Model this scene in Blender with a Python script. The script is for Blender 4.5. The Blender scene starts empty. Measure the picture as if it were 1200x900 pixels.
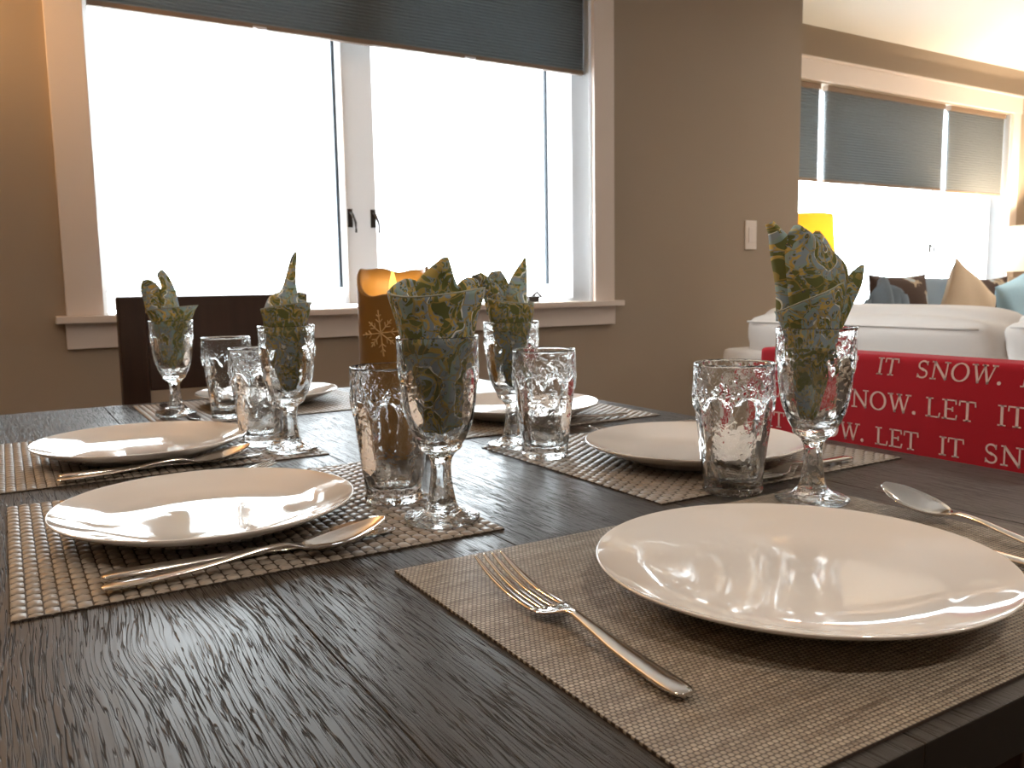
import bpy, bmesh, math, random
from math import sin, cos, pi, sqrt, exp, atan2, radians
from mathutils import Vector, Matrix
random.seed(7)
C = bpy.context.scene.collection
SC = bpy.context.scene
TZ = 0.76            # table top height

# ------------------------------------------------------------------ camera
def make_camera():
    pit, roll, yaw = 0.1152, 0.0171, 0.5432
    fw = Vector((sin(yaw)*cos(pit), cos(yaw)*cos(pit), -sin(pit)))
    rt = fw.cross(Vector((0, 0, 1))).normalized()
    dn = fw.cross(rt)
    r2 = cos(roll)*rt + sin(roll)*dn
    d2 = -sin(roll)*rt + cos(roll)*dn
    m = Matrix((r2, -d2, -fw)).transposed().to_4x4()
    m.translation = Vector((0, 0, TZ + 0.213))
    cd = bpy.data.cameras.new('camera'); co = bpy.data.objects.new('camera', cd); C.objects.link(co)
    co.matrix_world = m
    cd.sensor_width = 36; cd.lens = 983.57/1200*36
    cd.clip_start = 0.02
    cd.dof.use_dof = True; cd.dof.focus_distance = 0.62; cd.dof.aperture_fstop = 20
    SC.camera = co
make_camera()

# ------------------------------------------------------------------ world, exposure, render settings
w = bpy.data.worlds.new('world'); SC.world = w; w.use_nodes = True
nt = w.node_tree; nt.nodes.clear()
bg = nt.nodes.new('ShaderNodeBackground'); bg.inputs['Color'].default_value = (0.90, 0.955, 1.0, 1)
bg.inputs['Strength'].default_value = 9.5
wo = nt.nodes.new('ShaderNodeOutputWorld'); nt.links.new(bg.outputs[0], wo.inputs[0])
SC.view_settings.view_transform = 'Standard'
try: SC.view_settings.look = 'None'
except Exception: pass
SC.view_settings.gamma = 1; SC.view_settings.exposure = 0.58
SC.view_settings.use_curve_mapping = False
cy = SC.cycles
cy.use_denoising = True
cy.max_bounces = 14; cy.diffuse_bounces = 5; cy.glossy_bounces = 6; cy.transmission_bounces = 14; cy.transparent_max_bounces = 16
cy.sample_clamp_indirect = 6; cy.sample_clamp_direct = 0
cy.caustics_reflective = True; cy.caustics_refractive = True; cy.blur_glossy = 0.3

def portal(x0, x1, z0, z1, y):
    ld = bpy.data.lights.new('window_portal', 'AREA'); ld.shape = 'RECTANGLE'
    ld.size = x1-x0; ld.size_y = z1-z0
    o = bpy.data.objects.new('window_portal', ld); C.objects.link(o)
    o.location = ((x0+x1)/2, y, (z0+z1)/2); o.rotation_euler = (-pi/2, 0, 0)   # emits towards -Y
    ld.cycles.is_portal = True
portal(0.2, 2.2, TZ+0.16, TZ+1.3, 3.03)
portal(3.7, 6.3, TZ+0.05, TZ+1.3, 3.63)

def point(name, loc, energy, color, r=0.03):
    ld = bpy.data.lights.new(name, 'POINT'); ld.energy = energy; ld.color = color; ld.shadow_soft_size = r
    o = bpy.data.objects.new(name, ld); C.objects.link(o); o.location = loc; return o

# ------------------------------------------------------------------ material helpers
def mat(name, color=(0.8, 0.8, 0.8), rough=0.5, **kw):
    m = bpy.data.materials.new(name); m.use_nodes = True
    b = m.node_tree.nodes['Principled BSDF']
    b.inputs['Base Color'].default_value = (*color, 1); b.inputs['Roughness'].default_value = rough
    for k, v in kw.items():
        k = k.replace('_', ' ')
        if k in b.inputs: b.inputs[k].default_value = v if not isinstance(v, tuple) else (*v, 1)
    return m
class N:
    """tiny node-graph helper"""
    def __init__(s, m): s.m = m; s.t = m.node_tree; s.b = s.t.nodes.get('Principled BSDF'); s.out = s.t.nodes.get('Material Output')
    def n(s, typ, ins={}, **kw):
        nd = s.t.nodes.new(typ)
        for k, v in kw.items(): setattr(nd, k, v)
        for k, v in ins.items():
            if isinstance(v, bpy.types.NodeSocket): s.t.links.new(v, nd.inputs[k])
            else: nd.inputs[k].default_value = v
        return nd
    def math(s, op, a, b=0.0, c=0.0, clamp=False):
        nd = s.t.nodes.new('ShaderNodeMath'); nd.operation = op; nd.use_clamp = clamp
        for i, v in enumerate((a, b, c)):
            if isinstance(v, bpy.types.NodeSocket): s.t.links.new(v, nd.inputs[i])
            else: nd.inputs[i].default_value = v
        return nd.outputs[0]
    def ramp(s, fac, stops, interp='LINEAR'):
        nd = s.t.nodes.new('ShaderNodeValToRGB'); cr = nd.color_ramp; cr.interpolation = interp
        while len(cr.elements) < len(stops): cr.elements.new(0.5)
        for e, (p, c) in zip(cr.elements, stops):
            e.position = p; e.color = (*c, 1) if len(c) == 3 else c
        s.t.links.new(fac, nd.inputs[0]); return nd.outputs[0]
    def mix(s, fac, a, b, blend='MIX'):
        nd = s.t.nodes.new('ShaderNodeMix'); nd.data_type = 'RGBA'; nd.blend_type = blend
        for k, v in ((0, fac), (6, a), (7, b)):
            if isinstance(v, bpy.types.NodeSocket): s.t.links.new(v, nd.inputs[k])
            else: nd.inputs[k].default_value = v if k == 0 else ((*v, 1) if len(v) == 3 else v)
        return nd.outputs[2]
    def link(s, a, b): s.t.links.new(a, b)
    def obj(s): return s.n('ShaderNodeTexCoord').outputs['Object']
    def uv(s): return s.n('ShaderNodeTexCoord').outputs['UV']
    def mapped(s, vec, scale=(1, 1, 1), loc=(0, 0, 0), rot=(0, 0, 0)):
        nd = s.n('ShaderNodeMapping'); nd.inputs['Scale'].default_value = scale; nd.inputs['Location'].default_value = loc
        nd.inputs['Rotation'].default_value = rot; s.link(vec, nd.inputs['Vector']); return nd.outputs[0]
    def noise(s, vec, scale, detail=2, rough=0.5, dist=0.0):
        return s.n('ShaderNodeTexNoise', {'Vector': vec, 'Scale': scale, 'Detail': detail, 'Roughness': rough, 'Distortion': dist}).outputs[0]
    def bump(s, h, strength=0.5, dist=0.001, to=None):
        nd = s.n('ShaderNodeBump', {'Height': h, 'Strength': strength, 'Distance': dist})
        s.link(nd.outputs[0], (to or s.b).inputs['Normal']); return nd.outputs[0]

M = {}
# painted wall: warm taupe with fine roller texture
def wall_mat(name, col):
    m = mat(name, col, 0.75); g = N(m); o = g.obj()
    g.bump(g.noise(o, 220, 2), 0.15, 0.001)
    g.link(g.mix(g.noise(o, 1.2, 2), tuple(c*0.96 for c in col), tuple(c*1.04 for c in col)), g.b.inputs['Base Color'])
    return m
M['wall'] = wall_mat('taupe_wall_paint', (0.36, 0.285, 0.215))
M['ceiling'] = wall_mat('ceiling_paint', (0.80, 0.77, 0.72))
M['trim'] = mat('white_trim_paint', (0.72, 0.63, 0.57), 0.4)
M['vinyl'] = mat('white_window_vinyl', (0.85, 0.86, 0.88), 0.35)
M['gasket'] = mat('dark_gasket', (0.03, 0.05, 0.07), 0.5)
M['steel_dark'] = mat('dark_bronze_metal', (0.07, 0.06, 0.055), 0.35, Metallic=0.8)
def glow_vinyl(fac=0.72):  # translucency mixed into solid frames to mimic glare around the panes
    m = mat('glowing_white_vinyl', (0.9, 0.9, 0.9), 0.4); g = N(m)
    t = g.n('ShaderNodeBsdfTranslucent', {'Color': (0.95, 0.95, 0.95, 1)})
    mx = g.n('ShaderNodeMixShader', {0: fac, 1: g.b.outputs[0], 2: t.outputs[0]}); g.link(mx.outputs[0], g.out.inputs[0]); return m
M['vinyl_glow'] = glow_vinyl(); M['vinyl_mid'] = glow_vinyl(0.15)
def pane_mat():
    m = bpy.data.materials.new('window_glass'); m.use_nodes = True; t = m.node_tree; t.nodes.clear(); g = N(m)
    lw = g.n('ShaderNodeLayerWeight', {'Blend': 0.5}); fr = g.math('MULTIPLY_ADD', g.math('POWER', lw.outputs['Facing'], 5), 0.9, 0.035); tr = g.n('ShaderNodeBsdfTransparent', {'Color': (0.96, 0.98, 0.98, 1)})
    gl = g.n('ShaderNodeBsdfGlossy', {'Roughness': 0.0}); mx = g.n('ShaderNodeMixShader', {0: fr, 1: tr.outputs[0], 2: gl.outputs[0]})
    o = g.n('ShaderNodeOutputMaterial'); g.link(mx.outputs[0], o.inputs[0]); return m
M['pane'] = pane_mat()
def shade_mat():
    m = mat('grey_cellular_shade_fabric', (0.105, 0.11, 0.105), 0.85); g = N(m); o = g.obj()
    v = g.noise(g.mapped(o, (3, 3, 60)), 8, 3)
    g.link(g.mix(v, (0.12, 0.12, 0.11), (0.19, 0.195, 0.19)), g.b.inputs['Base Color'])
    t = g.n('ShaderNodeBsdfTranslucent', {'Color': (0.23, 0.255, 0.265, 1)})
    mx = g.n('ShaderNodeMixShader', {0: 0.40, 1: g.b.outputs[0], 2: t.outputs[0]}); g.link(mx.outputs[0], g.out.inputs[0]); return m
M['shade'] = shade_mat()
M['rail_tan'] = mat('tan_blind_rail', (0.22, 0.15, 0.10), 0.5)
M['clip'] = mat('clear_plastic_clip', (0.75, 0.75, 0.8), 0.2)
M['switch'] = mat('white_switch_plastic', (0.82, 0.74, 0.68), 0.35)
M['candle_white'] = mat('frosted_wax_print', (0.50, 0.33, 0.13), 0.6)

def wood_table():
    m = mat('wire_brushed_dark_oak', (0.06, 0.05, 0.045), 0.35, Specular_IOR_Level=0.38); g = N(m); o = g.obj()
    warp = g.n('ShaderNodeTexNoise', {'Vector': g.mapped(o, (1, 0.30, 1)), 'Scale': 9.0, 'Detail': 3.0})
    warp2 = g.n('ShaderNodeTexNoise', {'Vector': g.mapped(o, (1, 0.3, 1)), 'Scale': 70.0, 'Detail': 2.0})
    sep = g.n('ShaderNodeSeparateXYZ', {0: o})
    kx = g.math('SUBTRACT', sep.outputs[0], 0.077); ky = g.math('SUBTRACT', sep.outputs[1], 0.531)
    kd = g.math('ADD', g.math('POWER', g.math('DIVIDE', kx, 0.030), 2), g.math('POWER', g.math('DIVIDE', ky, 0.036), 2))
    kf = g.math('POWER', 2.718, g.math('MULTIPLY', kd, -0.5))                       # 1 in the knot
    x = g.math('ADD', sep.outputs[0], g.math('MULTIPLY', g.math('SUBTRACT', warp.outputs[0], 0.5), 0.013))
    x = g.math('ADD', x, g.math('MULTIPLY', g.math('SUBTRACT', warp2.outputs[0], 0.5), 0.0022))
    x = g.math('ADD', x, g.math('MULTIPLY', g.math('MULTIPLY', kx, kf), -0.35))
    co = g.n('ShaderNodeCombineXYZ', {0: x, 1: g.math('MULTIPLY', sep.outputs[1], 0.028), 2: 0.0}).outputs[0]
    n1 = g.noise(co, 230, 2, 0.55)
    n2 = g.noise(co, 130, 2, 0.5)
    zone = g.noise(g.mapped(o, (1, 0.35, 1), (3.1, 0.2, 0)), 5.5, 2)
    # grooves sharpest on the left of the table, smoother towards the right
    side = g.math('MULTIPLY_ADD', sep.outputs[0], -2.3, 1.18, clamp=True)
    amp = g.math('MULTIPLY', g.math('ADD', g.math('MULTIPLY', zone, 1.0), side), 0.75)
    amp = g.math('MULTIPLY', amp, g.math('SUBTRACT', 1.0, kf), clamp=True)
    c1 = g.math('ABSOLUTE', g.math('SUBTRACT', n1, 0.5)); c2 = g.math('ABSOLUTE', g.math('SUBTRACT', g.noise(co, 430, 1, 0.5), 0.52))
    gr = g.ramp(c1, [(0.0, (1, 1, 1)), (0.007, (1, 1, 1)), (0.021, (0, 0, 0))])
    gr2 = g.ramp(c2, [(0.0, (.75, .75, .75)), (0.008, (.6, .6, .6)), (0.026, (0, 0, 0))])
    h = g.math('MULTIPLY', g.math('MAXIMUM', gr, gr2), amp)
    sp = g.ramp(g.noise(g.mapped(co, (1, 2.5, 1), (.3, .1, 0)), 520, 1), [(0.27, (1, 1, 1)), (0.33, (0, 0, 0))])
    h2 = g.math('MAXIMUM', h, g.math('MULTIPLY', sp, 0.6))
    tone = g.noise(g.mapped(o, (1, 0.12, 1)), 14, 3)
    base = g.mix(tone, (0.030, 0.0245, 0.021), (0.060, 0.051, 0.044))
    base = g.mix(g.math('MULTIPLY', side, 0.55), base, (0.062, 0.055, 0.049))
    col = g.mix(g.math('MULTIPLY', h2, 0.9), base, (0.008, 0.006, 0.005))
    g.link(col, g.b.inputs['Base Color'])
    g.link(g.math('ADD', 0.36, g.math('MULTIPLY', h2, 0.45)), g.b.inputs['Roughness'])
    fine = g.math('MULTIPLY', n2, 0.25)
    g.bump(g.math('ADD', g.math('SUBTRACT', 1.0, h2), fine), 0.9, 0.0012)
    return m
M['wood'] = wood_table()
M['end_shade'] = mat('shaded_dark_end_grain', (0.010, 0.007, 0.005), 0.5)  # shade on plank ends and undersides, put into the wood colour
def dark_wood():
    m = mat('espresso_chair_wood', (0.035, 0.017, 0.010), 0.4); g = N(m); o = g.obj()
    g.link(g.mix(g.noise(g.mapped(o, (20, 20, 2)), 3, 3), (0.028, 0.012, 0.007), (0.055, 0.026, 0.015)), g.b.inputs['Base Color']); return m
M['chair'] = dark_wood()
def mat_basket():
    m = mat('taupe_vinyl_weave', (0.30, 0.24, 0.19), 0.42); g = N(m); o = g.obj()
    f = g.noise(g.mapped(o, (25, 1200, 1)), 1, 2)
    v = g.noise(o, 90, 1)
    c = g.mix(g.math('MULTIPLY_ADD', f, 0.8, g.math('MULTIPLY', v, 0.25)), (0.20, 0.17, 0.145), (0.38, 0.335, 0.285))
    g.link(c, g.b.inputs['Base Color']); g.bump(f, 0.35, 0.0004)
    return m
M['basket'] = mat_basket()
M['basket_gap'] = mat('dark_weave_gap', (0.045, 0.032, 0.022), 0.7)
def mat_fine():
    m = mat('fine_vinyl_weave', (0.33, 0.27, 0.2), 0.55); g = N(m); o = g.obj()
    sep = g.n('ShaderNodeSeparateXYZ', {0: o}); x, y = sep.outputs[0], sep.outputs[1]
    px, py = 0.0034, 0.0030
    row = g.math('FLOOR', g.math('DIVIDE', y, py)); odd = g.math('MODULO', g.math('ABSOLUTE', row), 2)
    u = g.math('ADD', g.math('DIVIDE', x, px), g.math('MULTIPLY', odd, 0.5))
    su = g.math('ABSOLUTE', g.math('SINE', g.math('MULTIPLY', u, pi)))
    sv = g.math('ABSOLUTE', g.math('SINE', g.math('MULTIPLY', g.math('DIVIDE', y, py), pi)))
    h = g.math('MULTIPLY', g.math('POWER', su, 0.4), g.math('POWER', sv, 0.4))
    rnd = g.noise(g.mapped(o, (14, 330, 1)), 1, 3, 0.7)
    band = g.noise(g.mapped(o, (3, 60, 1), (0, 2.3, 0)), 1, 3, 0.65)
    big = g.noise(g.mapped(o, (1, 5, 1)), 4, 1)
    light = g.mix(g.ramp(band, [(0.35, (0, 0, 0)), (0.65, (1, 1, 1))]), (0.32, 0.275, 0.215), (0.58, 0.515, 0.415))
    cell = g.n('ShaderNodeCombineXYZ', {0: g.math('FLOOR', u), 1: row, 2: 0.0}).outputs[0]
    wn = g.n('ShaderNodeTexWhiteNoise', {'Vector': cell}, noise_dimensions='3D').outputs[0]
    light = g.mix(g.math('MULTIPLY', wn, 0.55), light, (0.17, 0.13, 0.095))
    light = g.mix(g.math('MULTIPLY', big, 0.4), light, (0.30, 0.24, 0.18))
    light = g.mix(g.ramp(rnd, [(0.32, (1, 1, 1)), (0.43, (0, 0, 0))]), light, (0.12, 0.088, 0.065))
    col = g.mix(g.ramp(h, [(0.35, (0, 0, 0)), (0.75, (1, 1, 1))]), (0.055, 0.038, 0.028), light)
    g.link(col, g.b.inputs['Base Color']); g.bump(h, 0.9, 0.0009)
    return m
M['fine'] = mat_fine()
M['china'] = mat('white_glazed_china', (0.80, 0.765, 0.73), 0.06, Coat_Weight=0.6, Coat_Roughness=0.03)
M['steel'] = mat('polished_stainless', (0.72, 0.69, 0.66), 0.09, Metallic=1.0)
def glass_mat(name, hammer):
    m = bpy.data.materials.new(name); m.use_nodes = True; m.node_tree.nodes.clear(); g = N(m)
    gl = g.n('ShaderNodeBsdfGlass', {'Color': (0.985, 0.99, 0.99, 1), 'Roughness': 0.0, 'IOR': 1.49})
    o = g.n('ShaderNodeOutputMaterial'); g.link(gl.outputs[0], o.inputs[0])
    if hammer:
        c = g.obj()
        n = g.noise(c, 105, 2, 0.45, 0.35)
        v = g.n('ShaderNodeTexVoronoi', {'Vector': c, 'Scale': 190.0}, feature='SMOOTH_F1').outputs[0]
        g.bump(g.math('ADD', n, g.math('MULTIPLY', v, 0.3)), hammer, 0.0035, to=gl)
    return m
M['glass'] = glass_mat('hammered_clear_glass', 0.55)
M['glass_foot'] = glass_mat('rippled_clear_glass', 0.8)
def paisley(name, seed, off, dark=1.25, gold=1.0):
    m = mat(name, (0.2, 0.25, 0.2), 0.85); g = N(m)
    uv = g.mapped(g.uv(), (1, 1, 1), (off, off*0.7, 0), (0, 0, seed*0.8))
    wv = g.n('ShaderNodeTexNoise', {'Vector': uv, 'Scale': 26.0, 'Detail': 2.0})
    wsub = g.n('ShaderNodeVectorMath', {0: wv.outputs[1], 1: (0.5, 0.5, 0.5)}, operation='SUBTRACT')
    wsc = g.n('ShaderNodeVectorMath', {0: wsub.outputs[0], 'Scale': 0.035}, operation='SCALE')
    q = g.n('ShaderNodeVectorMath', {0: uv, 1: wsc.outputs[0]}).outputs[0]
    big = g.n('ShaderNodeTexVoronoi', {'Vector': g.mapped(q, (1, 0.62, 1), rot=(0, 0, 0.7)), 'Scale': 24.0, 'Randomness': 0.85}, feature='F1')
    d = big.outputs['Distance']
    olive, blue, gold_, white, navy, teal = (0.12, 0.135, 0.045), (0.24, 0.31, 0.37), (0.48, 0.36, 0.11), (0.68, 0.70, 0.66), (0.06, 0.075, 0.11), (0.24, 0.34, 0.33)
    rings = g.ramp(d, [(0.0, gold_), (0.07, navy), (0.13, white), (0.15, olive), (0.24, blue), (0.31, gold_), (0.335, olive), (0.43, white), (0.45, blue), (0.55, teal), (0.62, olive)], 'CONSTANT')
    small = g.n('ShaderNodeTexVoronoi', {'Vector': q, 'Scale': 215.0, 'Randomness': 1.0}, feature='F1')
    sm = g.ramp(small.outputs['Distance'], [(0.0, gold_), (0.2, navy), (0.28, olive), (0.42, blue), (0.6, gold_)], 'CONSTANT')
    swirl = g.n('ShaderNodeTexWave', {'Vector': q, 'Scale': 26.0, 'Distortion': 9.0, 'Detail': 1.0, 'Detail Scale': 2.0})
    msk = g.ramp(swirl.outputs[1], [(0.0, (0, 0, 0)), (0.55, (0, 0, 0)), (0.57, (1, 1, 1))], 'CONSTANT')
    cellsel = g.ramp(g.n('ShaderNodeSeparateColor', {0: big.outputs['Color']}).outputs[0], [(0, (1, 1, 1)), (0.45, (0.6, 0.6, 0.6))], 'CONSTANT')
    col = g.mix(g.math('MULTIPLY', msk, cellsel), rings, sm)
    fl = g.n('ShaderNodeTexVoronoi', {'Vector': q, 'Scale': 55.0, 'Randomness': 1.0}, feature='DISTANCE_TO_EDGE').outputs[0]
    ln = g.ramp(fl, [(0.0, (1, 1, 1)), (0.028, (0, 0, 0))], 'CONSTANT')
    col = g.mix(g.math('MULTIPLY', ln, 0.75), col, (0.33, 0.25, 0.08))
    col = g.mix(1.0, col, (dark, dark, dark), 'MULTIPLY')
    g.link(col, g.b.inputs['Base Color'])
    wf = g.n('ShaderNodeTexWave', {'Vector': g.uv(), 'Scale': 900.0}); g.bump(wf.outputs[1], 0.15, 0.0003)
    t = g.n('ShaderNodeBsdfTranslucent', {'Color': col})
    mx = g.n('ShaderNodeMixShader', {0: 0.22, 1: g.b.outputs[0], 2: t.outputs[0]}); g.link(mx.outputs[0], g.out.inputs[0])
    return m
def wax():
    m = mat('amber_wax', (0.36, 0.19, 0.045), 0.42); g = N(m); o = g.obj()
    g.link(g.mix(g.noise(o, 12, 2), (0.15, 0.078, 0.016), (0.23, 0.12, 0.026)), g.b.inputs['Base Color'])
    g.bump(g.noise(o, 35, 2), 0.25, 0.002)
    t = g.n('ShaderNodeBsdfTranslucent', {'Color': (0.95, 0.50, 0.10, 1)})
    mx = g.n('ShaderNodeMixShader', {0: 0.12, 1: g.b.outputs[0], 2: t.outputs[0]}); g.link(mx.outputs[0], g.out.inputs[0]); return m
M['wax'] = wax()
def emit(name, col, s):
    m = bpy.data.materials.new(name); m.use_nodes = True; m.node_tree.nodes.clear(); g = N(m)
    e = g.n('ShaderNodeEmission', {'Color': (*col, 1), 'Strength': s}); o = g.n('ShaderNodeOutputMaterial'); g.link(e.outputs[0], o.inputs[0]); return m
M['flame'] = emit('candle_flame', (1.0, 0.62, 0.12), 1.6)
M['bulb'] = emit('warm_bulb', (1.0, 0.75, 0.45), 12)
def fabric(name, col, scale=500, var=0.12, tr=0):
    m = mat(name, col, 0.9); g = N(m); o = g.obj()
    n = g.noise(o, scale, 2)
    g.link(g.mix(n, tuple(c*(1-var) for c in col), tuple(min(1, c*(1+var)) for c in col)), g.b.inputs['Base Color'])
    g.bump(g.math('ADD', n, g.math('MULTIPLY', g.noise(o, 9, 2), 6.0)), 0.25, 0.0015)
    if tr:
        t = g.n('ShaderNodeBsdfTranslucent', {'Color': (*col, 1)})
        mx = g.n('ShaderNodeMixShader', {0: tr, 1: g.b.outputs[0], 2: t.outputs[0]}); g.link(mx.outputs[0], g.out.inputs[0])
    return m
M['sofa'] = fabric('cream_sofa_cotton', (0.72, 0.69, 0.66), 400, 0.05)
M['red'] = fabric('red_printed_cloth', (0.40, 0.002, 0.016), 900, 0.10)
M['red_print'] = mat('pinkish_white_print', (0.80, 0.62, 0.62), 0.8)
M['beige'] = fabric('beige_velvet', (0.50, 0.40, 0.29), 300)
M['slate'] = fabric('slate_blue_throw', (0.17, 0.22, 0.27), 200)
M['skyblue'] = fabric('pale_blue_cloth', (0.30, 0.47, 0.58), 200)
M['tan_cloth'] = fabric('tan_cloth', (0.30, 0.23, 0.15), 200)
def floral():
    m = mat('brown_floral_cloth', (0.05, 0.03, 0.02), 0.9); g = N(m); o = g.obj()
    v = g.n('ShaderNodeTexVoronoi', {'Vector': g.mapped(o, (1, 1, 1)), 'Scale': 5.0}, feature='F1').outputs[0]
    nn = g.math('ADD', v, g.math('MULTIPLY', g.noise(o, 18, 2), 0.5))
    g.link(g.ramp(nn, [(0, (0.30, 0.36, 0.40)), (0.44, (0.30, 0.24, 0.17)), (0.50, (0.045, 0.025, 0.018))], 'CONSTANT'), g.b.inputs['Base Color']); return m
M['floral'] = floral()
M['lamp_yellow'] = fabric('amber_lamp_shade', (0.92, 0.66, 0.14), 200, 0.03, 0.6)
M['lamp_white'] = fabric('white_lamp_shade', (0.9, 0.82, 0.68), 200, 0.03, 0.6)
M['brass'] = mat('aged_brass', (0.45, 0.30, 0.12), 0.3, Metallic=1.0)
def floor_mat():
    m = mat('dark_laminate', (0.06, 0.04, 0.03), 0.35); g = N(m); o = g.obj()
    br = g.n('ShaderNodeTexBrick', {'Vector': g.mapped(o, (1, 1, 1)), 'Color1': (0.075, 0.05, 0.035, 1), 'Color2': (0.05, 0.033, 0.024, 1), 'Mortar': (0.01, 0.008, 0.006, 1), 'Scale': 1.0, 'Mortar Size': 0.002, 'Brick Width': 1.2, 'Row Height': 0.13})
    g.link(g.mix(0.35, br.outputs[0], g.noise(g.mapped(o, (2, 40, 1)), 3, 3), 'MULTIPLY'), g.b.inputs['Base Color']); return m
M['floor'] = floor_mat()
M['snow'] = mat('snow', (0.85, 0.87, 0.9), 0.9)

# ------------------------------------------------------------------ mesh helpers
def link(o, parent=None):
    C.objects.link(o)
    if parent: o.parent = parent
    return o
def mesh(name, V, F, m, parent=None, smooth=True, uv=None, loc=None):
    me = bpy.data.meshes.new(name); me.from_pydata([tuple(v) for v in V], [], F); me.validate()
    if uv:
        l = me.uv_layers.new(name='UVMap')
        for p in me.polygons:
            for li in p.loop_indices: l.data[li].uv = uv[me.loops[li].vertex_index]
    if isinstance(m, (list, tuple)):
        for k in m: me.materials.append(k)
    else: me.materials.append(m)
    if smooth: me.polygons.foreach_set('use_smooth', [True]*len(me.polygons))
    me.update(); o = bpy.data.objects.new(name, me); link(o, parent)
    if loc: o.location = loc
    return o
def fixnormals(o):
    bm = bmesh.new(); bm.from_mesh(o.data); bmesh.ops.recalc_face_normals(bm, faces=bm.faces); bm.to_mesh(o.data); bm.free(); return o
def props(o, label=None, cat=None, group=None, kind=None):
    if label: o['label'] = label
    if cat: o['category'] = cat
    if group: o['group'] = group
    if kind: o['kind'] = kind
    return o
def thing(name, label, cat, loc=(0, 0, 0), rz=0, group=None):
    o = bpy.data.objects.new(name, None); C.objects.link(o); o.location = loc; o.rotation_euler = (0, 0, rz)
    o.empty_display_size = 0.05
    return props(o, label, cat, group)
def boxes_bm(lst, bevel=0.0, seg=2):
    bm = bmesh.new()
    for (x0, y0, z0, x1, y1, z1) in lst:
        r = bmesh.ops.create_cube(bm, size=1, matrix=Matrix.Translation(((x0+x1)/2, (y0+y1)/2, (z0+z1)/2)) @ Matrix.Diagonal((abs(x1-x0), abs(y1-y0), abs(z1-z0), 1)))
    if bevel: bmesh.ops.bevel(bm, geom=list(bm.edges), offset=bevel, segments=seg, profile=0.6, affect='EDGES')
    return bm
def bmobj(name, bm, m, parent=None, smooth=False, loc=None):
    me = bpy.data.meshes.new(name); bm.to_mesh(me); bm.free(); me.materials.append(m)
    if smooth: me.polygons.foreach_set('use_smooth', [True]*len(me.polygons))
    o = bpy.data.objects.new(name, me); link(o, parent)
    if loc: o.location = loc
    return o
def box(name, b, m, parent=None, bevel=0.0, smooth=False): return bmobj(name, boxes_bm([b], bevel), m, parent, smooth)
def struct(name, b, m, parent=None, bevel=0.0):
    o = box(name, b, m, parent, bevel)
    if parent is None: o['kind'] = 'structure'
    return o
def dup(root, loc=None, rz=None, label=None, group=None):
    r = root.copy(); C.objects.link(r)
    if loc is not None: r.location = loc
    if rz is not None: r.rotation_euler = (0, 0, rz)
    if label: r['label'] = label
    if group: r['group'] = group
    for ch in list(root.children):
        c = ch.copy(); C.objects.link(c); c.parent = r
        for gch in list(ch.children):
            d = gch.copy(); C.objects.link(d); d.parent = c
    return r
def lathe(prof, n=64, mod=None, closed=False):
    """prof: list of (r,z); mod(r,z,theta,i)->r. returns V,F"""
    V = []; F = []; k = len(prof)
    for i, (r, z) in enumerate(prof):
        for j in range(n):
            th = 2*pi*j/n; rr = mod(r, z, th, i) if mod else r
            V.append((rr*cos(th), rr*sin(th), z))
    for i in range(k-1):
        for j in range(n):
            a, b = i*n+j, i*n+(j+1) % n; F.append((a, b, b+n, a+n))
    if prof[0][0] < 1e-3: pass
    F.append(tuple(reversed(range(n)))); F.append(tuple((k-1)*n+j for j in range(n)))
    return V, F
def spline(pts, n):
    """Catmull-Rom through tuples, n samples per segment"""
    out = []; P = [pts[0]]+list(pts)+[pts[-1]]
    for i in range(1, len(P)-2):
        for s in range(n):
            t = s/n; a, b, c, d = P[i-1], P[i], P[i+1], P[i+2]
            out.append(tuple(0.5*((2*b[k])+(-a[k]+c[k])*t+(2*a[k]-5*b[k]+4*c[k]-d[k])*t*t+(-a[k]+3*b[k]-3*c[k]+d[k])*t**3) for k in range(len(b))))
    out.append(tuple(pts[-1])); return out
def tube(name, path, r, m, parent=None, n=8):
    V = []; F = []; P = [Vector(p) for p in path]
    for i, p in enumerate(P):
        t = (P[min(i+1, len(P)-1)]-P[max(i-1, 0)]).normalized()
        a = t.cross(Vector((0, 0, 1)))
        if a.length < 1e-3: a = t.cross(Vector((0, 1, 0)))
        a.normalize(); b = t.cross(a)
        rr = r(i/(len(P)-1)) if callable(r) else r
        for j in range(n): V.append(p+(a*cos(2*pi*j/n)+b*sin(2*pi*j/n))*rr)
    for i in range(len(P)-1):
        for j in range(n):
            q, s = i*n+j, i*n+(j+1) % n; F.append((q, s, s+n, q+n))
    F.append(tuple(reversed(range(n)))); F.append(tuple((len(P)-1)*n+j for j in range(n)))
    return fixnormals(mesh(name, V, F, m, parent))
def smoothstep(t): t = max(0, min(1, t)); return t*t*(3-2*t)

# ------------------------------------------------------------------ room shell
YD, YL, XC = 2.8, 3.4, 3.32        # dining window wall, living window wall, corner between them
CH = 2.44; XL, XR, YF = -2.0, 7.4, -2.6
S = 'structure'
struct('floor', (XL-.2, YF-.2, -0.1, XR+.2, YL+.2, 0), M['floor'])
struct('ceiling', (XL-.2, YF-.2, CH, XR+.2, YL+.2, CH+.1), M['ceiling'])
wx0, wx1, wz0, wz1 = 0.262, 2.085, TZ+0.150, TZ+1.37     # dining window opening
def wall_with_hole(name, x0, x1, y0, y1, hx0, hx1, hz0, hz1):
    bm = boxes_bm([(x0, y0, 0, hx0, y1, CH), (hx1, y0, 0, x1, y1, CH), (hx0, y0, 0, hx1, y1, hz0), (hx0, y0, hz1, hx1, y1, CH)])
    bmesh.ops.remove_doubles(bm, verts=bm.verts, dist=1e-5)
    return props(bmobj(name, bm, M['wall']), kind=S)
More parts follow.
